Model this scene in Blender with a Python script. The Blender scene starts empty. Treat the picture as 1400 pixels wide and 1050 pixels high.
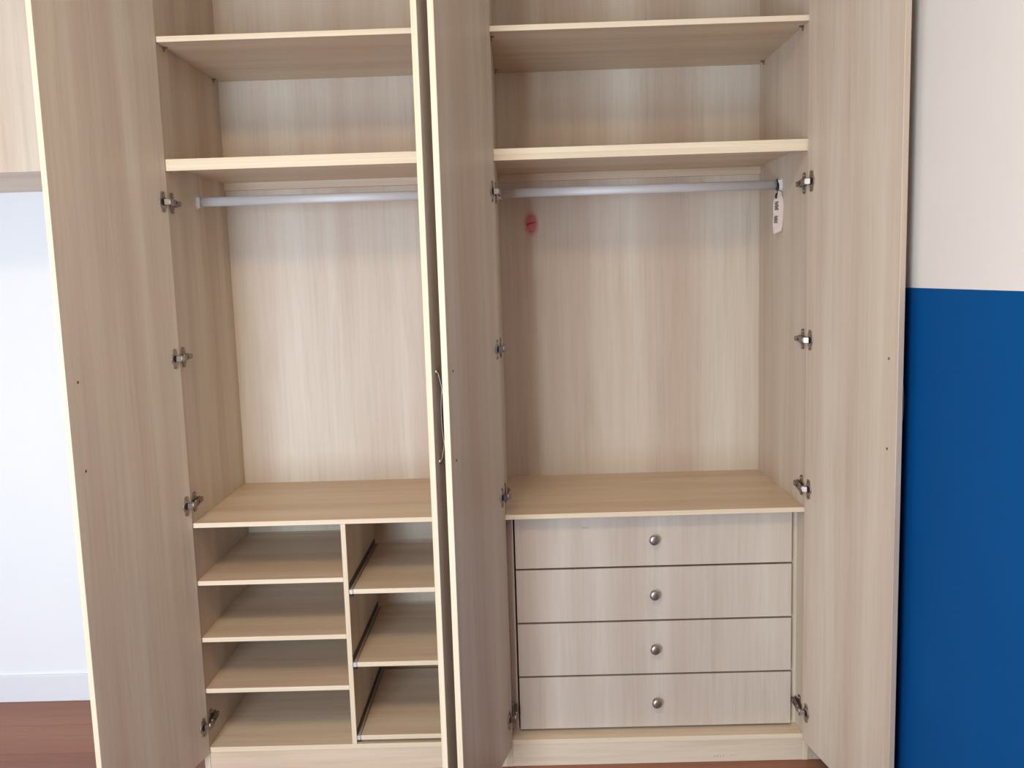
import bpy, bmesh, math, random
from mathutils import Matrix, Vector
random.seed(7)
S = bpy.context.scene
C = S.collection

# ---------------------------------------------------------------- camera, world, lights
cam_d = bpy.data.cameras.new('camera'); cam = bpy.data.objects.new('camera', cam_d); C.objects.link(cam)
cam_d.sensor_fit = 'HORIZONTAL'; cam_d.sensor_width = 36.0; cam_d.lens = 1206.95/1400*36.0
cam_d.clip_start = 0.05
rt = Vector((0.99948417, 0.0098519, -0.03056699)); up = Vector((0.02914073, 0.12184901, 0.99212078)); fw = Vector((-0.01349883, 0.99249975, -0.12149907))
M = Matrix.Identity(4)
for i in range(3): M[i][0] = rt[i]; M[i][1] = up[i]; M[i][2] = -fw[i]
M.translation = Vector((-0.834438, -2.602202, 1.527124))
cam.matrix_world = M
S.camera = cam
S.view_settings.view_transform = 'Standard'; S.view_settings.look = 'None'
S.view_settings.gamma = 1.0; S.view_settings.use_curve_mapping = False
S.view_settings.exposure = -0.12
S.cycles.use_denoising = True
S.cycles.max_bounces = 10; S.cycles.diffuse_bounces = 6

w = bpy.data.worlds.new('world'); S.world = w; w.use_nodes = True
w.node_tree.nodes['Background'].inputs[0].default_value = (0.72, 0.84, 1.0, 1)
w.node_tree.nodes['Background'].inputs[1].default_value = 1.5

LAMP = (-1.50, -2.2, 2.93)
def area(name, loc, size, energy, color, rot, shape='RECTANGLE'):
    l = bpy.data.lights.new(name, 'AREA'); l.shape = shape; l.size = size[0]
    if shape == 'RECTANGLE': l.size_y = size[1]
    l.energy = energy; l.color = color
    o = bpy.data.objects.new(name, l); C.objects.link(o); o.location = loc; o.rotation_euler = rot
    return o
area('lamp_light', LAMP, (0.62,), 40, (1.0, 0.72, 0.39), (0, 0, 0), 'DISK')
WX0, WX1, WZ0, WZ1, WY = -2.65, -1.50, 0.06, 1.95, -3.3
area('window_daylight', ((WX0+WX1)/2, WY-0.06, (WZ0+WZ1)/2), (WX1-WX0-.1, WZ1-WZ0-.1), 112, (0.68, 0.83, 1.0), (math.radians(90), 0, 0))

# ---------------------------------------------------------------- materials
def mat(name, color, rough=.5, metal=0.0, spec=.5):
    m = bpy.data.materials.new(name); m.use_nodes = True
    b = m.node_tree.nodes['Principled BSDF']
    b.inputs['Base Color'].default_value = (*color, 1); b.inputs['Roughness'].default_value = rough
    b.inputs['Metallic'].default_value = metal; b.inputs['Specular IOR Level'].default_value = spec
    return m
def srgb(h):
    v = [int(h[i:i+2], 16)/255 for i in (0, 2, 4)]
    return tuple(x/12.92 if x <= .04045 else ((x+.055)/1.055)**2.4 for x in v)

def wood(name, axis, cols, rough=.42, shift=True, band=9.0, streak=1.0, bumps=.06):
    m = bpy.data.materials.new(name); m.use_nodes = True
    nt = m.node_tree; N = nt.nodes; L = nt.links; b = N['Principled BSDF']
    tc = N.new('ShaderNodeTexCoord'); oi = N.new('ShaderNodeObjectInfo')
    add = N.new('ShaderNodeVectorMath'); add.operation = 'ADD'
    if shift:
        mul = N.new('ShaderNodeMath'); mul.operation = 'MULTIPLY'; mul.inputs[1].default_value = 23.0
        L.new(oi.outputs['Random'], mul.inputs[0]); L.new(mul.outputs[0], add.inputs[1])
    L.new(tc.outputs['Object'], add.inputs[0])
    def tex(sc_across, sc_along, detail, rg):
        mp = N.new('ShaderNodeMapping'); s = [sc_across]*3; s['xyz'.index(axis)] = sc_along
        mp.inputs['Scale'].default_value = s
        L.new(add.outputs[0], mp.inputs['Vector'])
        n = N.new('ShaderNodeTexNoise'); n.inputs['Scale'].default_value = 1.0
        n.inputs['Detail'].default_value = detail; n.inputs['Roughness'].default_value = rg
        L.new(mp.outputs[0], n.inputs['Vector']); return n
    wide = tex(band, .35, 2.0, .5)
    r1 = N.new('ShaderNodeValToRGB'); r1.color_ramp.elements[0].position = .32; r1.color_ramp.elements[1].position = .68
    r1.color_ramp.elements[0].color = (*cols[0], 1); r1.color_ramp.elements[1].color = (*cols[1], 1)
    e = r1.color_ramp.elements.new(.5); e.color = (*cols[2], 1)
    L.new(wide.outputs['Fac'], r1.inputs[0])
    fine = tex(band*11, 3.2, 6.0, .66)
    r2 = N.new('ShaderNodeValToRGB'); r2.color_ramp.elements[0].position = .36; r2.color_ramp.elements[1].position = .6
    k = 1-.065*streak
    r2.color_ramp.elements[0].color = (k, k*.985, k*.97, 1); r2.color_ramp.elements[1].color = (1.0, 1.0, 1.0, 1)
    L.new(fine.outputs['Fac'], r2.inputs[0])
    mx = N.new('ShaderNodeMix'); mx.data_type = 'RGBA'; mx.blend_type = 'MULTIPLY'; mx.inputs[0].default_value = 1
    L.new(r1.outputs[0], mx.inputs[6]); L.new(r2.outputs[0], mx.inputs[7])
    # occasional darker feathered figure
    fig = tex(band*3.2, 1.7, 7.0, .66)
    r3 = N.new('ShaderNodeValToRGB'); r3.color_ramp.elements[0].position = .30; r3.color_ramp.elements[1].position = .47
    q = 1-.10*streak
    r3.color_ramp.elements[0].color = (q, q*.98, q*.96, 1); r3.color_ramp.elements[1].color = (1, 1, 1, 1)
    L.new(fig.outputs['Fac'], r3.inputs[0])
    mx2 = N.new('ShaderNodeMix'); mx2.data_type = 'RGBA'; mx2.blend_type = 'MULTIPLY'; mx2.inputs[0].default_value = 1
    L.new(mx.outputs[2], mx2.inputs[6]); L.new(r3.outputs[0], mx2.inputs[7])
    L.new(mx2.outputs[2], b.inputs['Base Color'])
    b.inputs['Roughness'].default_value = rough; b.inputs['Specular IOR Level'].default_value = .35
    bp = N.new('ShaderNodeBump'); bp.inputs['Strength'].default_value = bumps; bp.inputs['Distance'].default_value = .001
    L.new(fine.outputs['Fac'], bp.inputs['Height']); L.new(bp.outputs[0], b.inputs['Normal'])
    return m

ASH = (srgb('C3B09E'), srgb('D3C8B7'), srgb('CBBCAA'))
ASH_H = (srgb('CBB49C'), srgb('DBCBB4'), srgb('D4C0A7'))
W_VERT = wood('ash_laminate_vertical', 'z', ASH)
W_FRONT = wood('ash_laminate_drawer_fronts', 'z', (srgb('BFAF9F'), srgb('CCC2B3'), srgb('C6B9AA')), shift=False, band=8.0)
W_HOR = wood('ash_laminate_horizontal', 'x', ASH_H)
W_EDGE_LIT = wood('ash_edge_band_lit_vertical', 'z', (srgb('D8C6A8'), srgb('E4D6BC'), srgb('DECDB2')), band=30, streak=.6)  # lamp brightness on upright front edges put into the band colour
W_EDGEH_LIT = wood('ash_edge_band_lit_horizontal', 'x', (srgb('D8C6A8'), srgb('E4D6BC'), srgb('DECDB2')), band=30, streak=.6)  # shelf edges: the same lamp-lit tone painted into the colour
NICKEL = mat('brushed_nickel', (.40, .35, .315), .36, .95)
DARKMETAL = mat('tarnished_hinge_steel', (.24, .19, .155), .42, .9)
DARKSLOT = mat('dark_hinge_slot', (.02, .015, .012), .6)
ALU = mat('satin_aluminium', (.66, .64, .63), .6, .3)
SOCKET = mat('white_plastic_socket', (.72, .70, .68), .4)
RUNNER = mat('white_enamel_runner', (.55, .53, .51), .4, .2)
RUNDARK = mat('runner_dark_steel', (.07, .055, .045), .5, .5)  # dark steel parts of the tray runners
SMUDGE = mat('grey_smudge', srgb('8C7D70'), .7)
WHITESPOT = mat('white_fleck', srgb('E4DCD2'), .6)
PAPER = mat('crumpled_tag_paper', srgb('CFC0B8'), .7)
INK = mat('faded_black_ink', srgb('6E635B'), .7)
CORD = mat('black_cord', (.012, .010, .010), .6)
PAINTW = mat('white_trim', srgb('E2E5EA'), .45)

BLUE_TOP = 1.4685
# wall paint: white with faint roller mottling; blue dado to the right of the wardrobe
def wallmat(name, blue=False, ca='DDD9D4', cb='E5E0DA'):
    m = mat(name, srgb('E2DCD6'), .8, spec=.12); nt = m.node_tree; N = nt.nodes; L = nt.links; b = N['Principled BSDF']
    geo = N.new('ShaderNodeNewGeometry')
    n = N.new('ShaderNodeTexNoise'); n.inputs['Scale'].default_value = 3.0; n.inputs['Detail'].default_value = 4
    L.new(geo.outputs['Position'], n.inputs['Vector'])
    r = N.new('ShaderNodeValToRGB'); r.color_ramp.elements[0].color = (*srgb(ca), 1); r.color_ramp.elements[1].color = (*srgb(cb), 1)
    L.new(n.outputs['Fac'], r.inputs[0])
    out = r.outputs[0]
    n2 = N.new('ShaderNodeTexNoise'); n2.inputs['Scale'].default_value = 260
    L.new(geo.outputs['Position'], n2.inputs['Vector'])
    bp = N.new('ShaderNodeBump'); bp.inputs['Strength'].default_value = .05; bp.inputs['Distance'].default_value = .001
    L.new(n2.outputs['Fac'], bp.inputs['Height']); L.new(bp.outputs[0], b.inputs['Normal'])
    if blue:
        sep = N.new('ShaderNodeSeparateXYZ'); L.new(geo.outputs['Position'], sep.inputs[0])
        lt = N.new('ShaderNodeMath'); lt.operation = 'LESS_THAN'; L.new(sep.outputs['Z'], lt.inputs[0]); lt.inputs[1].default_value = BLUE_TOP
        mu = lt
        rb = N.new('ShaderNodeValToRGB'); rb.color_ramp.elements[0].color = (*srgb('004886'), 1); rb.color_ramp.elements[1].color = (*srgb('00508E'), 1)
        L.new(n.outputs['Fac'], rb.inputs[0])
        mx = N.new('ShaderNodeMix'); mx.data_type = 'RGBA'
        L.new(mu.outputs[0], mx.inputs[0]); L.new(out, mx.inputs[6]); L.new(rb.outputs[0], mx.inputs[7]); out = mx.outputs[2]
    L.new(out, b.inputs['Base Color'])
    return m
WALL = wallmat('white_wall_paint', False, 'E6E9EC', 'ECEEF0'); WALLB = wallmat('white_and_blue_wall_paint', True)
FLOOR = wood('red_brown_laminate', 'x', (srgb('80503B'), srgb('97664D'), srgb('8C5A43')), rough=.4, band=7, streak=1.6, bumps=.12)

# ---------------------------------------------------------------- mesh helpers
WM = {}                                                            # world matrix by object name
def box(bm, x0, x1, y0, y1, z0, z1, bev=.0008, mi=0):
    v = [bm.verts.new((x, y, z)) for x in (x0, x1) for y in (y0, y1) for z in (z0, z1)]
    f = [bm.faces.new([v[i] for i in q]) for q in ((0, 1, 3, 2), (4, 6, 7, 5), (0, 4, 5, 1), (2, 3, 7, 6), (0, 2, 6, 4), (1, 5, 7, 3))]
    for a in f: a.material_index = mi
    if bev: bmesh.ops.bevel(bm, geom=list({e for a in f for e in a.edges}), offset=bev, segments=1, affect='EDGES', profile=.5, clamp_overlap=True, material=-1)
    return v
def prism(bm, pts, h0, h1, frame, mi=0):                             # outline pts (u,v) extruded along w; frame maps (u,v,w)->Vector
    a = [bm.verts.new(frame(u, v, h0)) for u, v in pts]; b = [bm.verts.new(frame(u, v, h1)) for u, v in pts]
    n = len(pts)
    fs = [bm.faces.new(a[::-1]), bm.faces.new(b)]
    for i in range(n): fs.append(bm.faces.new((a[i], a[(i+1) % n], b[(i+1) % n], b[i])))
    for f in fs: f.material_index = mi
def lathe(bm, prof, frame, n=24, mi=0, smooth=True):                 # prof list of (r, h) ; frame(u,v,h)
    rings = []
    for r, h in prof:
        rings.append([bm.verts.new(frame(r*math.cos(2*math.pi*i/n), r*math.sin(2*math.pi*i/n), h)) for i in range(n)] if r > 1e-6 else [bm.verts.new(frame(0, 0, h))])
    for a, b in zip(rings, rings[1:]):
        for i in range(n):
            j = (i+1) % n
            if len(a) == 1 and len(b) == 1: continue
            vs = (a[0], b[j], b[i]) if len(a) == 1 else (a[i], a[j], b[0]) if len(b) == 1 else (a[i], a[j], b[j], b[i])
            f = bm.faces.new(vs); f.material_index = mi; f.smooth = smooth
def tube(bm, pts, ru, rv=None, n=10, side=None, mi=0):               # swept ellipse
    rv = rv or ru; pts = [Vector(p) for p in pts]; rings = []
    ref = Vector(side) if side else Vector((0, 0, 1))
    for i, p in enumerate(pts):
        t = (pts[min(i+1, len(pts)-1)] - pts[max(i-1, 0)]).normalized()
        u = t.cross(ref); u = u.normalized() if u.length > 1e-4 else t.orthogonal().normalized(); v = u.cross(t).normalized()
        rings.append([bm.verts.new(p + u*ru*math.cos(2*math.pi*k/n) + v*rv*math.sin(2*math.pi*k/n)) for k in range(n)])
    for a, b in zip(rings, rings[1:]):
        for k in range(n):
            f = bm.faces.new((a[k], a[(k+1) % n], b[(k+1) % n], b[k])); f.smooth = True; f.material_index = mi
    f1 = bm.faces.new(rings[0][::-1]); f2 = bm.faces.new(rings[-1]); f1.material_index = f2.material_index = mi
def obj(name, bm, mats, parent=None, world=True):
    """link bm as one mesh object; bm is in world coords when world=True and is moved into the parent's frame"""
    if not isinstance(mats, (list, tuple)): mats = [mats]
    if parent is not None and world: bm.transform(WM[parent.name].inverted())
    bmesh.ops.recalc_face_normals(bm, faces=bm.faces)
    me = bpy.data.meshes.new(name); bm.to_mesh(me); bm.free()
    for m in mats: me.materials.append(m)
    o = bpy.data.objects.new(name, me); C.objects.link(o)
    if parent is not None: o.parent = parent
    WM[o.name] = WM[parent.name].copy() if parent is not None else Matrix.Identity(4)
    return o
def local_part(name, bm, mats, parent, mw):
    """part with its own frame mw (world matrix, unscaled); bm already in that frame"""
    o = obj(name, bm, mats, None, False); o.parent = parent
    o.matrix_local = WM[parent.name].inverted() @ mw; WM[o.name] = mw.copy()
    return o
def thing(name, label, cat, loc, group=None):
    o = bpy.data.objects.new(name, None); C.objects.link(o); o.location = loc; o.empty_display_size = .1
    o['label'] = label; o['category'] = cat
    if group: o['group'] = group
    WM[o.name] = Matrix.Translation(loc); return o
def struct(o): o['kind'] = 'structure'; return o
def board(name, parent, x0, x1, y0, y1, z0, z1, m, m2=None, edge=None, bev=.0008):
    """a board; faces whose normal points to -Y take the edge-band material, coloured as if lit"""
    bm = bmesh.new(); box(bm, x0, x1, y0, y1, z0, z1, bev)
    mats = [m]
    if edge is not None:
        bm.normal_update(); bmesh.ops.recalc_face_normals(bm, faces=bm.faces); mats.append(edge)
        for f in bm.faces:
            if f.normal.y < -.5: f.material_index = 1
    return obj(name, bm, mats, parent)

# ---------------------------------------------------------------- dimensions
D = .5264; T = .016; P = .018
XL = -1.8547; XLR = -.9384; XRL = -.9024; XR = 0.0
TOP = 2.75; CEIL = 3.0; BOT = .0871
RX0, RX1, RY0 = -3.6, .122, -3.3

# ---------------------------------------------------------------- room shell
def slab(name, x0, x1, y0, y1, z0, z1, m):
    bm = bmesh.new(); box(bm, x0, x1, y0, y1, z0, z1, 0); return struct(obj(name, bm, m))
fl = slab('floor', RX0, RX1, RY0, D, -.08, -.012, mat('floor_underlay', (.05, .03, .02), .9))
slab('ceiling', RX0, RX1, RY0, D, CEIL, CEIL+.1, mat('white_ceiling_paint', srgb('E8E4DE'), .8))
slab('wall_back', RX0-.1, RX1+.1, D, D+.1, -.08, CEIL+.1, WALL)
slab('wall_left', RX0-.1, RX0, RY0, D, -.08, CEIL+.1, WALL)
slab('wall_right', RX1, RX1+.1, RY0, D, -.08, CEIL+.1, WALLB)
bm = bmesh.new()
box(bm, RX0-.1, WX0, RY0-.12, RY0, -.08, CEIL+.1, 0); box(bm, WX1, RX1+.1, RY0-.12, RY0, -.08, CEIL+.1, 0)
box(bm, WX0, WX1, RY0-.12, RY0, -.08, WZ0, 0); box(bm, WX0, WX1, RY0-.12, RY0, WZ1, CEIL+.1, 0)
struct(obj('wall_front', bm, WALL))
bm = bmesh.new()
for x0, x1, z0, z1 in ((WX0, WX1, WZ0, WZ0+.05), (WX0, WX1, WZ1-.05, WZ1), (WX0, WX0+.05, WZ0+.05, WZ1-.05), (WX1-.05, WX1, WZ0+.05, WZ1-.05)):
    box(bm, x0, x1, RY0-.11, RY0-.06, z0, z1, .002)
win = struct(obj('window_1', bm, PAINTW))
# baseboards
for nm, x0, x1 in (('baseboard_back', RX0, XL-P-.001),):
    bm = bmesh.new(); box(bm, x0, x1, D-.012, D, 0, .103, .002); struct(obj(nm, bm, PAINTW))
bm = bmesh.new(); box(bm, RX0, RX0+.012, RY0, D-.012, 0, .103, .002); struct(obj('baseboard_left', bm, PAINTW))
# floor planks: children of the floor, running along X
RXP = RX1; PL, PW = 1.28, .192
r = 0; y = D
while y > RY0:
    y0 = max(y-PW, RY0); x = RX0 - ((r*.47) % 1.0)*PL
    while x < RX1:
        a, b_ = max(x, RX0), min(x+PL, RX1)
        if b_-a > .02:
            bm = bmesh.new(); box(bm, a+.0006, b_-.0006, y0+.0006, y-.0006, -.012, 0, .0012); obj('plank', bm, FLOOR, fl)
        x += PL
    y = y0; r += 1

# ---------------------------------------------------------------- hinges, handles, doors
def frame_of(o3, x3, y3):
    m = Matrix.Identity(4); x3 = Vector(x3).normalized(); y3 = Vector(y3).normalized(); z3 = x3.cross(y3)
    for i in range(3): m[i][0] = x3[i]; m[i][1] = y3[i]; m[i][2] = z3[i]
    m.translation = Vector(o3); return m

def make_hinge(door, dm, inner, z, panel_x, side, kind=0):
    """cup flange on the inner face of the door, bent arm, cross-shaped plate screwed to the side panel.
    dm = door matrix, inner = +1/-1 local y towards which the inner face looks, side = direction (x) from the panel into the cabinet"""
    bm = bmesh.new()
    def F(u, v, h): return dm @ Vector((u, inner*h, v))              # u along door, v height, h off the inner face
    cu = .030
    pts = []
    for k in range(8): a = math.pi/2*k/7; pts.append((cu+.010*math.cos(a), z+.0215+.0085*math.sin(a)))
    for k in range(8): a = math.pi/2+math.pi/2*k/7; pts.append((cu-.004+.006*math.cos(a), z+.0215+.0085*math.sin(a)))
    pts += [(cu-.011, z+.012), (cu-.014, z), (cu-.011, z-.012)]
    for k in range(8): a = math.pi+math.pi/2*k/7; pts.append((cu-.004+.006*math.cos(a), z-.0215+.0085*math.sin(a)))
    for k in range(8): a = 1.5*math.pi+math.pi/2*k/7; pts.append((cu+.010*math.cos(a), z-.0215+.0085*math.sin(a)))
    prism(bm, pts, .0, .0018, F, 0)
    # rim of the cup and its dark well
    lathe(bm, [(.0165, .0018), (.0165, .0030), (.0105, .0030)], lambda u, v, h: F(cu+.002+u, z+v, h), 22, 0)
    lathe(bm, [(.0105, .0030), (0, .0022)], lambda u, v, h: F(cu+.002+u, z+v, h), 22, 2)
    for s in (1, -1): lathe(bm, [(.0034, .0018), (.0030, .0032), (0, .0034)], lambda u, v, h: F(cu+.002+u, z+s*.0245+v, h), 10, 1)
    # knuckle arm: from the cup round to the panel
    p0 = F(cu-.002, z, .004); p1 = F(cu-.012, z, .016)
    q0 = Vector((panel_x+side*.015, .002, z)); q1 = Vector((panel_x+side*.0125, .030, z)); q2 = Vector((panel_x+side*.0115, .064, z))
    def strip(a, b, hw, th, mi):
        t = (b-a).normalized(); n = t.cross(Vector((0, 0, 1))).normalized(); vs = []
        for p in (a, b):
            for sz in (hw, -hw):
                for sn in (th/2, -th/2): vs.append(bm.verts.new(p+Vector((0, 0, sz))+n*sn))
        for q in ((0, 1, 3, 2), (4, 6, 7, 5), (0, 4, 5, 1), (2, 3, 7, 6), (0, 2, 6, 4), (1, 5, 7, 3)):
            f = bm.faces.new([vs[i] for i in q]); f.material_index = mi
    strip(p0, p1, .0075, .004, 0); strip(p1, q0, .0075, .004, 0); strip(q0, q1, .0085, .007, 1); strip(q1, q2, .0070, .008, 1)
    tube(bm, [p1+Vector((0, 0, -.010)), p1+Vector((0, 0, .010))], .0028, n=8, side=(1, 0, 0), mi=0)
    tube(bm, [q0+Vector((0, 0, -.011)), q0+Vector((0, 0, .011))], .0030, n=8, side=(1, 0, 0), mi=0)
    # mounting plate with two wings and a long tongue, on the panel
    def G(u, v, h): return Vector((panel_x+side*h, u, v))
    cross = [(.020, z+.027), (.024, z+.030), (.034, z+.030), (.038, z+.027), (.040, z+.011), (.070, z+.008), (.073, z), (.070, z-.008), (.040, z-.011), (.038, z-.027), (.034, z-.030), (.024, z-.030), (.020, z-.027), (.017, z-.010), (.012, z-.008), (.012, z+.008), (.017, z+.010)]
    prism(bm, cross, 0, .0035, G, 1)
    for s in (1, -1): lathe(bm, [(.0042, .0035), (.0036, .0052), (0, .0054)], lambda u, v, h: G(.029+u, z+s*.0215+v, h), 12, 0)
    lathe(bm, [(.0046, .0155), (.0046, .0170), (.0030, .0172)], lambda u, v, h: G(.056+u, z+v, h), 12, 0)
    lathe(bm, [(.0030, .0172), (0, .0160)], lambda u, v, h: G(.056+u, z+v, h), 12, 2)
    lathe(bm, [(.0040, .0165), (.0034, .0176), (0, .0176)], lambda u, v, h: G(.026+u, z+v, h), 12, 2)
    return obj('hinge', bm, [NICKEL, DARKMETAL, DARKSLOT], door)

def make_door(cab, hinge_xy, free_xy, inner, panel_x, side, hz, handle_u, handle_p, th=T, zb=.070, edge=None):
    """hinge_xy -> free_xy is the line of the inner face"""
    h = Vector((*hinge_xy, 0)); f = Vector((*free_xy, 0)); d = (f-h); L = d.length; d.normalize()
    y = Vector((-d.y, d.x, 0))
    dm = frame_of(h, d, y)
    bm = bmesh.new()
    y0, y1 = (-th, 0) if inner > 0 else (0, th)
    box(bm, .006, L, y0, y1, zb, TOP-.004, .0010)
    bmesh.ops.recalc_face_normals(bm, faces=bm.faces)
    for fc in bm.faces:
        if abs(fc.normal.x) > .5 : fc.material_index = 1
    door = local_part('door', bm, [W_VERT, edge or W_EDGE_LIT], cab, dm)
    for z in hz: make_hinge(door, dm, inner, z, panel_x, side)
    # bow handle on the outer face, its two screws showing inside
    zc, zt = 1.0700, 1.2965
    hu = L-handle_u
    bm = bmesh.new(); n = 22; pts = []
    for i in range(n+1):
        t = i/n; hgt = .0015+handle_p*(math.sin(math.pi*t)**.7)
        pts.append(dm @ Vector((hu, -inner*(th+hgt), zc-.006+(zt-zc+.012)*t)))
    tube(bm, pts, .0018, .0050, 10, side=tuple(dm.to_3x3() @ Vector((1, 0, 0))))
    for z in (zc, zt): lathe(bm, [(.0062, 0), (.0062, .003), (.0048, .0045), (0, .0045)], lambda u, v, hh: dm @ Vector((hu+u, -inner*(th+hh), z+v)), 14)
    obj('handle', bm, NICKEL, door)
    for z in (zc, zt):
        bm = bmesh.new()
        lathe(bm, [(.0036, 0), (.0034, .0012), (.0016, .0018)], lambda u, v, hh: dm @ Vector((hu+u, inner*hh, z+v)), 12, 0)
        lathe(bm, [(.0016, .0018), (0, .0008)], lambda u, v, hh: dm @ Vector((hu+u, inner*hh, z+v)), 12, 1)
        obj('screw', bm, [DARKMETAL, DARKSLOT], door)
    return door

# ---------------------------------------------------------------- left wardrobe
def carcass(cab, x0, x1, z1s, z2s, z3s):
    board('side_panel', cab, x0-P+.0004, x0, 0, D, 0, TOP, W_VERT, edge=W_EDGE_LIT)
    board('side_panel', cab, x1, x1+P, 0, D, 0, TOP, W_VERT, edge=W_EDGE_LIT)
    board('back_panel', cab, x0, x1, D-.004, D-.001, BOT, TOP-P, W_VERT, bev=0)
    board('top_panel', cab, x0, x1, 0, D-.004, TOP-P, TOP, W_HOR, edge=W_EDGEH_LIT)
    board('bottom_panel', cab, x0, x1, 0, D-.004, BOT-T, BOT, W_HOR, edge=W_EDGEH_LIT)
    board('plinth', cab, x0, x1, .0015, .0175, 0, BOT-T, W_HOR)
    board('shelf', cab, x0, x1, 0, D-.004, z1s-T, z1s, W_HOR, edge=W_EDGEH_LIT)
    # shelf with a doubled front edge
    board('shelf', cab, x0, x1, 0, D-.004, z2s-T, z2s, W_HOR, edge=W_EDGEH_LIT, bev=.0004)
    board('shelf_lip', cab, x0, x1, 0, .016, z2s-.033, z2s-T, W_HOR, edge=W_EDGEH_LIT, bev=.0004)
    board('batten', cab, x0, x1, D-.020, D-.004, z2s-T-.026, z2s-T, W_HOR, edge=W_HOR)
    board('shelf', cab, x0, x1, 0, D-.004, z3s-.015, z3s, W_HOR, edge=W_EDGEH_LIT)
    for x, s in ((x0, 1), (x1, -1)):                                # little support brackets under the top shelf
        for yy in (.055, .47):
            bm = bmesh.new()
            prism(bm, [(yy-.006, z1s-T), (yy+.006, z1s-T), (yy+.006, z1s-T-.004), (yy+.003, z1s-T-.013), (yy-.003, z1s-T-.013), (yy-.006, z1s-T-.004)], 0, .003, lambda u, v, h: Vector((x+s*h, u, v)))
            prism(bm, [(yy-.006, z1s-T-.002), (yy+.006, z1s-T-.002), (yy+.006, z1s-T), (yy-.006, z1s-T)], 0, .011, lambda u, v, h: Vector((x+s*h, u, v)))
            lathe(bm, [(.0022, .003), (.0018, .0042), (0, .0044)], lambda u, v, h: Vector((x+s*h, yy+u, z1s-T-.008+v)), 10)
            obj('shelf_bracket', bm, DARKMETAL, cab)
def rail(cab, x0, x1, y, z, cut=.004):
    bm = bmesh.new(); tube(bm, [(x0+cut, y, z), (x1-cut, y, z)], .0075, .0145, 20)
    ra = obj('hanging_rail', bm, ALU, cab)
    for x, s in ((x0, 1), (x1, -1)):
        bm = bmesh.new(); n = 20
        oval = lambda ru, rv, g=0: [(y+ru*math.cos(2*math.pi*k/n), z+rv*math.sin(2*math.pi*k/n)) for k in range(n)]
        prism(bm, oval(.013, .022), 0, .003, lambda u, v, h: Vector((x+s*h, u, v)))
        # open-topped cradle round the rail end
        for sg in (1, -1): prism(bm, [(y+sg*.0080, z+.014), (y+sg*.0105, z+.014), (y+sg*.0105, z-.012), (y+sg*.006, z-.018), (y, z-.018), (y, z-.0152), (y+sg*.005, z-.0150), (y+sg*.0080, z-.011)], .003, .013, lambda u, v, h: Vector((x+s*h, u, v)))
        obj('rail_socket', bm, SOCKET, ra)

left = thing('wardrobe_cabinet', 'pale ash-effect double wardrobe with open cubby shelves at the bottom, against the white wall', 'wardrobe', ((XL+XLR)/2, D/2, 0))
carcass(left, XL, XLR, 2.2340, 1.8920, .8102)
for z in (.6270, .4453, .2796):
    board('cubby_shelf', left, XL, -1.4045, .002, D-.004, z-.0145, z, W_HOR, edge=W_EDGEH_LIT)
board('divider', left, -1.4045, -1.3895, .001, D-.004, BOT, .7952, W_VERT, edge=W_EDGE_LIT)
for z in (.5888, .3541, .1142):                                     # three pull-out trays on metal runners
    tx0, tx1 = -1.3895+.0130, XLR-.0130
    tr = board('pull_out_tray', left, tx0, tx1, .002, .470, z-.015, z, W_HOR, edge=W_EDGEH_LIT)
    for xa, s in ((-1.3895, 1), (XLR, -1)):
        bm = bmesh.new()
        a, b_ = sorted((xa+s*.0005, xa+s*.0115)); box(bm, a, b_, .004, .474, z-.016, z-.002, .0006, 0)
        a, b_ = sorted((xa+s*.0005, xa+s*.0022)); box(bm, a, b_, .010, .480, z-.004, z+.016, .0004, 1)
        a, b_ = sorted((xa+s*.0115, xa+s*.0128)); box(bm, a, b_, .010, .470, z-.002, z+.0005, .0003, 1)
        lathe(bm, [(.0062, 0), (.0062, .009), (0, .009)], lambda u, v, h: Vector((xa+s*(.0015+h), .018+u, z-.022+v)), 12, 1)
        obj('runner', bm, [RUNNER, RUNDARK], tr)
rail(left, XL, XLR, .237, 1.7890)
HZ = (1.7690, 1.3150, .8710, .1690)
make_door(left, (XL+.0045, 0), (-1.9587, -.4612), +1, XL, 1, HZ, .0395, .024)
make_door(left, (-.9373, .0047), (-1.0755, -.4476), -1, XLR, -1, HZ, .0300, .0195)
bm = bmesh.new(); lathe(bm, [(.0035, .0001), (.0028, .0006), (0, .0008)], lambda u, v, h: Vector((-1.278+u, .3347+v*.7, .1142+h)), 9)
o = obj('stain', bm, SMUDGE, bpy.data.objects['pull_out_tray.002'])

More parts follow.
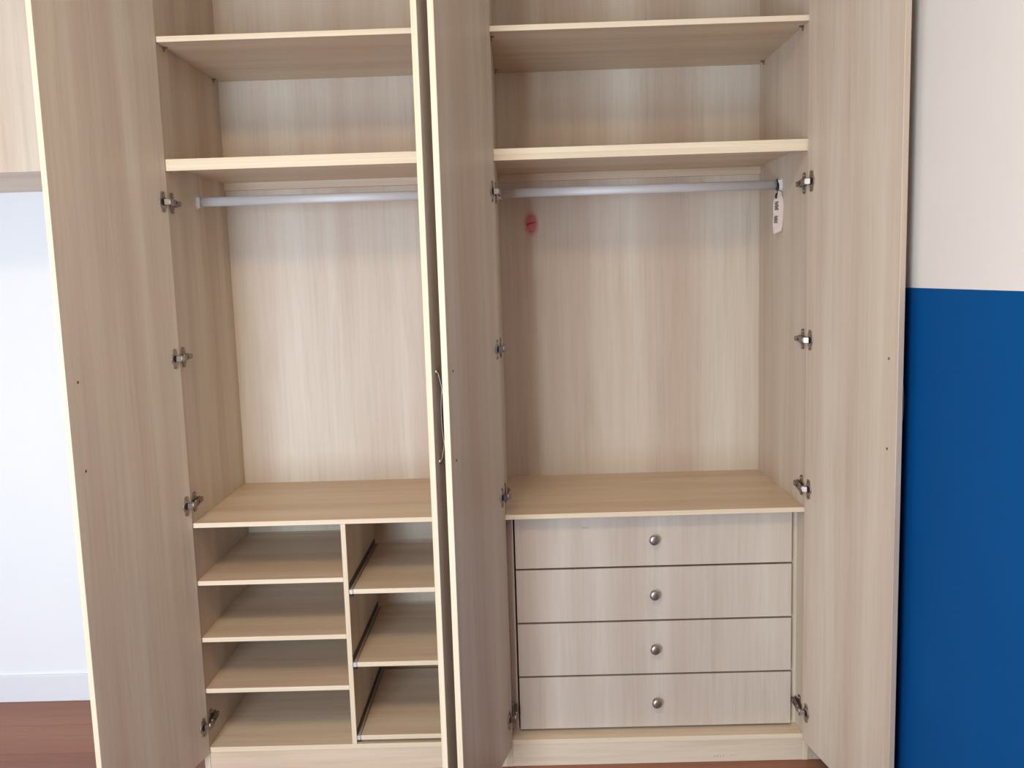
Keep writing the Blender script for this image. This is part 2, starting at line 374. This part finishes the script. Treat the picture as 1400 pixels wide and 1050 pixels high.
# ---------------------------------------------------------------- right wardrobe
right = thing('wardrobe_cabinet', 'pale ash-effect double wardrobe with four knobbed drawers, beside the blue wall', 'wardrobe', ((XRL+XR)/2, D/2, 0))
carcass(right, XRL, XR, 2.2316, 1.8911, .8094)
rail(right, XRL, XR, .262, 1.7885)
DY = .050
zs = [.7915, .6197, .4452, .2690, .0925]
for x0, x1 in ((XRL, -.8815), (-.0175, XR)): board('filler_strip', right, x0, x1, DY+.020, DY+.036, BOT, .7944, W_VERT)
for x0, x1 in ((-.8935, -.8815), (-.0175, -.0055)): board('drawer_case_side', right, x0, x1, DY+.036, D-.006, BOT, .7944, W_VERT, bev=0)
for i in range(4):
    z0, z1 = zs[i+1]+.0030, zs[i]-.0030
    dr = board('drawer', right, -.8765, -.0225, DY, DY+.016, z0, z1, W_FRONT)
    bm = bmesh.new()                                                # the drawer box behind the front
    box(bm, -.862, -.850, DY+.0165, .46, z0+.012, z1-.03, 0); box(bm, -.049, -.037, DY+.0165, .46, z0+.012, z1-.03, 0)
    box(bm, -.850, -.049, .448, .46, z0+.012, z1-.03, 0); box(bm, -.850, -.049, DY+.0165, .448, z0+.012, z0+.018, 0)
    obj('drawer_box', bm, W_HOR, dr)
    kx, kz = -.4490+(.003 if i == 3 else 0), (.7085, .5325, .3565, .1800)[i]
    bm = bmesh.new()
    lathe(bm, [(.0105, 0), (.0100, .0015), (.0062, .004), (.0052, .009), (.0070, .0125), (.0135, .0155), (.0152, .0185), (.0150, .0215), (.0125, .0240), (.0070, .0254), (0, .0258)],
          lambda u, v, h: Vector((kx+u, DY-h, kz+v)), 28)
    obj('knob', bm, NICKEL, dr)
def flecks(par, pts, m, frame, name='scuff'):
    bm = bmesh.new()
    for u, v, r_ in pts: lathe(bm, [(r_, .0001), (r_*.8, .0004), (0, .0005)], lambda a, b, h: frame(u+a, v+b, h), 8)
    obj(name, bm, m, par)
flecks(bpy.data.objects['drawer'], [(-.6640, .7490, .0020), (-.6565, .7490, .0020), (-.6490, .7488, .0014)], SMUDGE, lambda u, v, h: Vector((u, DY-h, v)))
flecks([o for o in right.children if o.name.startswith('plinth')][0], [(-.272+.009*k, .017+.0015*(k % 2), .0018) for k in range(4)]+[(-.222+.008*k, .020, .0014) for k in range(3)], SMUDGE, lambda u, v, h: Vector((u, .0015-h, v)))
flecks([o for o in right.children if o.name.startswith('bottom_panel')][0], [(-.727, .022, .0022), (-.7205, .0225, .0013)], WHITESPOT, lambda u, v, h: Vector((u, v, BOT+h)))
make_door(right, (XRL, 0), (-1.0199, -.4550), +1, XRL, 1, HZ, .0370, .016)
make_door(right, (XR-.0035, 0), (.0742, -.4599), -1, XR, -1, HZ, .0370, .022, edge=W_VERT)
board('filler_panel', right, XR+P+.0005, RX1-.0005, .002, .018, 0, TOP, W_VERT)

# ---------------------------------------------------------------- overhead cabinet on the left
ox0, ox1, oz = -3.45, XL-P-.002, 1.8695
ov = thing('overhead_cabinet', 'pale wooden overhead wall cabinet high at the left edge, beside the open wardrobe door', 'cabinet', ((ox0+ox1)/2, D/2, oz))
board('side_panel', ov, ox0, ox0+T, .018, D-.001, oz, TOP, W_VERT); board('side_panel', ov, ox1-T, ox1, .018, D-.001, oz, TOP, W_VERT)
board('bottom_panel', ov, ox0+T, ox1-T, .018, D-.001, oz, oz+T, W_HOR); board('top_panel', ov, ox0+T, ox1-T, .018, D-.001, TOP-T, TOP, W_HOR)
board('back_panel', ov, ox0+T, ox1-T, D-.006, D-.001, oz+T, TOP-T, W_VERT, bev=0)
mid = (ox0+ox1)/2
board('door', ov, ox0, mid-.001, 0, .0165, oz, TOP, W_VERT); board('door', ov, mid+.001, ox1, 0, .0165, oz, TOP, W_VERT)

# ---------------------------------------------------------------- pink oval mark, rim fading to transparent
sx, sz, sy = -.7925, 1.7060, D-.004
m = mat('translucent_pink_mark', srgb('E0646E'), .45); nt = m.node_tree; N = nt.nodes; L = nt.links; b = N['Principled BSDF']
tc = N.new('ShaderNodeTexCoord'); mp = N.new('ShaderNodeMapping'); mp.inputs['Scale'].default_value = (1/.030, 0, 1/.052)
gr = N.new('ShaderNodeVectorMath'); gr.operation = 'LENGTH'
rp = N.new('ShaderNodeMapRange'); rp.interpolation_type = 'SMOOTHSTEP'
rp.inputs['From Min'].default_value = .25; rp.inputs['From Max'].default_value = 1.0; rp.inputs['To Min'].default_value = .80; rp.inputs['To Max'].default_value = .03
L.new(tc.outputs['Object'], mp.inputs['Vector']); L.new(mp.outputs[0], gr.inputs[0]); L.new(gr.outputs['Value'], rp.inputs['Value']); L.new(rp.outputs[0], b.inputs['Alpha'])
st = thing('mark', 'small translucent pink-red oval mark with a dark dash on the back panel', 'mark', (sx, sy-.001, sz))
bm = bmesh.new(); bm.faces.new([bm.verts.new((sx+.030*math.cos(2*math.pi*k/40), sy-.0012, sz+.052*math.sin(2*math.pi*k/40))) for k in range(40)])   # a single flat face
obj('oval_face', bm, m, st)
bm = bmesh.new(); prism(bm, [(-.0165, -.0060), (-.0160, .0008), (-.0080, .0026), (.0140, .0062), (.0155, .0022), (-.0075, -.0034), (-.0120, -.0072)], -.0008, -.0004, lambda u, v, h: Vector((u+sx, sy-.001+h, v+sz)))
obj('dash', bm, mat('dark_red_dash', srgb('7A2226'), .5), st)

# ---------------------------------------------------------------- crumpled tag hanging on the right rail
ry, rz = .262, 1.7885
tg = thing('hanging_tag', 'crumpled pale paper tag on a black cord looped over the right end of the rail', 'tag', (-.018, ry, 1.70))
bm = bmesh.new()
loop = []
for k in range(19):                                                 # cord round the rail
    a = math.radians(-110+360*k/18*.97); loop.append((-.0150+.0012*math.sin(a), ry+.0095*math.cos(a), rz+.0165*math.sin(a)))
tube(bm, loop, .0017, n=8, side=(1, 0, 0))
tube(bm, [(-.0150, ry-.0085, rz+.010), (-.0125, ry-.0125, rz), (-.0130, ry-.0135, rz-.012), (-.0165, ry-.0145, rz-.024), (-.0195, ry-.0160, rz-.034)], .0019, n=8, side=(1, 0, 0))
tube(bm, [(-.0188, ry-.0160, rz-.029), (-.0215, ry-.0180, rz-.034), (-.0225, ry-.0185, rz-.040), (-.0205, ry-.0170, rz-.043)], .0030, n=8, side=(1, 0, 0))
obj('cord', bm, CORD, tg)
bm = bmesh.new()
tw, thh, nx, nz = .036, .120, 6, 16
prof = [(.0140, -.0040), (.0125, -.0035), (.0100, -.0080), (.0095, -.0140), (.0088, -.0185), (.0078, -.0215), (.0070, -.0235), (.0064, -.0250), (.0060, -.0262), (.0058, -.0268), (.0058, -.0272), (.0058, -.0276), (.0056, -.0274), (.0054, -.0270), (.0050, -.0262), (.0040, -.0256), (.0000, -.0235)]
rows = []
def tagpt(i, j, off=0):
    t = j/nz; u = i/nx
    zt = rz-.0265-thh*t
    c = -.0135-.0035*t
    hw = (.0065 + .0080*min(1, (t/.22))) * (1 if t < .86 else 1-.25*(t-.86)/.14)
    if t < .08: hw = .0085-.015*t
    x = c + (2*u-1)*hw
    yy = ry-.0150 - .010*u + .0022*math.sin(7*t+2*u) + .0013*math.sin(19*t+4*u) + off
    z = zt + (.006*(1-abs(2*u-1)) if j == 0 else 0) - (.008*(1-u) if j == nz else 0)
    return Vector((min(x, -.0006), yy, z))
fr = [[bm.verts.new(tagpt(i, j)) for i in range(nx+1)] for j in range(nz+1)]
bk = [[bm.verts.new(tagpt(i, j, .0008)) for i in range(nx+1)] for j in range(nz+1)]
for j in range(nz):
    for i in range(nx):
        bm.faces.new((fr[j][i], fr[j][i+1], fr[j+1][i+1], fr[j+1][i])); bm.faces.new((bk[j][i], bk[j+1][i], bk[j+1][i+1], bk[j][i+1]))
for j in range(nz):
    for i in (0, nx): bm.faces.new((fr[j][i], fr[j+1][i], bk[j+1][i], bk[j][i]))
for i in range(nx):
    for j in (0, nz): bm.faces.new((fr[j][i], fr[j][i+1], bk[j][i+1], bk[j][i]))
obj('paper', bm, PAPER, tg)
def blot(bm, i0, i1, j0, j1):                                       # smeared lines of print, a little ragged
    a = [bm.verts.new(tagpt(i0+.35*math.sin(2.3*k), j0+(j1-j0)*k/8, -.0006)) for k in range(9)]
    b = [bm.verts.new(tagpt(i1+.35*math.sin(1.7*k+1), j0+(j1-j0)*k/8, -.0006)) for k in range(9)]
    for k in range(8): bm.faces.new((a[k], b[k], b[k+1], a[k+1]))
for q in ((.9, 2.9, 3.6, 7.2), (.6, 2.7, 9.6, 12.6)):
    bm = bmesh.new(); blot(bm, *q); obj('print', bm, INK, tg)

# ---------------------------------------------------------------- ceiling lamp (above and behind the view)
cl = thing('ceiling_lamp', 'round white flush ceiling lamp above the wardrobe', 'lamp', (LAMP[0], LAMP[1], CEIL))
bm = bmesh.new(); lathe(bm, [(0, CEIL-.002), (.20, CEIL-.002), (.20, CEIL-.03), (.185, CEIL-.036), (.0, CEIL-.036)], lambda u, v, h: Vector((LAMP[0]+u, LAMP[1]+v, h)), 32); obj('lamp_base', bm, PAINTW, cl)
bm = bmesh.new(); lathe(bm, [(.183, CEIL-.037), (.175, CEIL-.052), (.0, CEIL-.060)], lambda u, v, h: Vector((LAMP[0]+u, LAMP[1]+v, h)), 32)
dm_ = mat('opal_diffuser', (.9, .88, .82), .4); dm_.node_tree.nodes['Principled BSDF'].inputs['Emission Color'].default_value = (1, .8, .55, 1); dm_.node_tree.nodes['Principled BSDF'].inputs['Emission Strength'].default_value = 2.0
obj('diffuser', bm, dm_, cl)
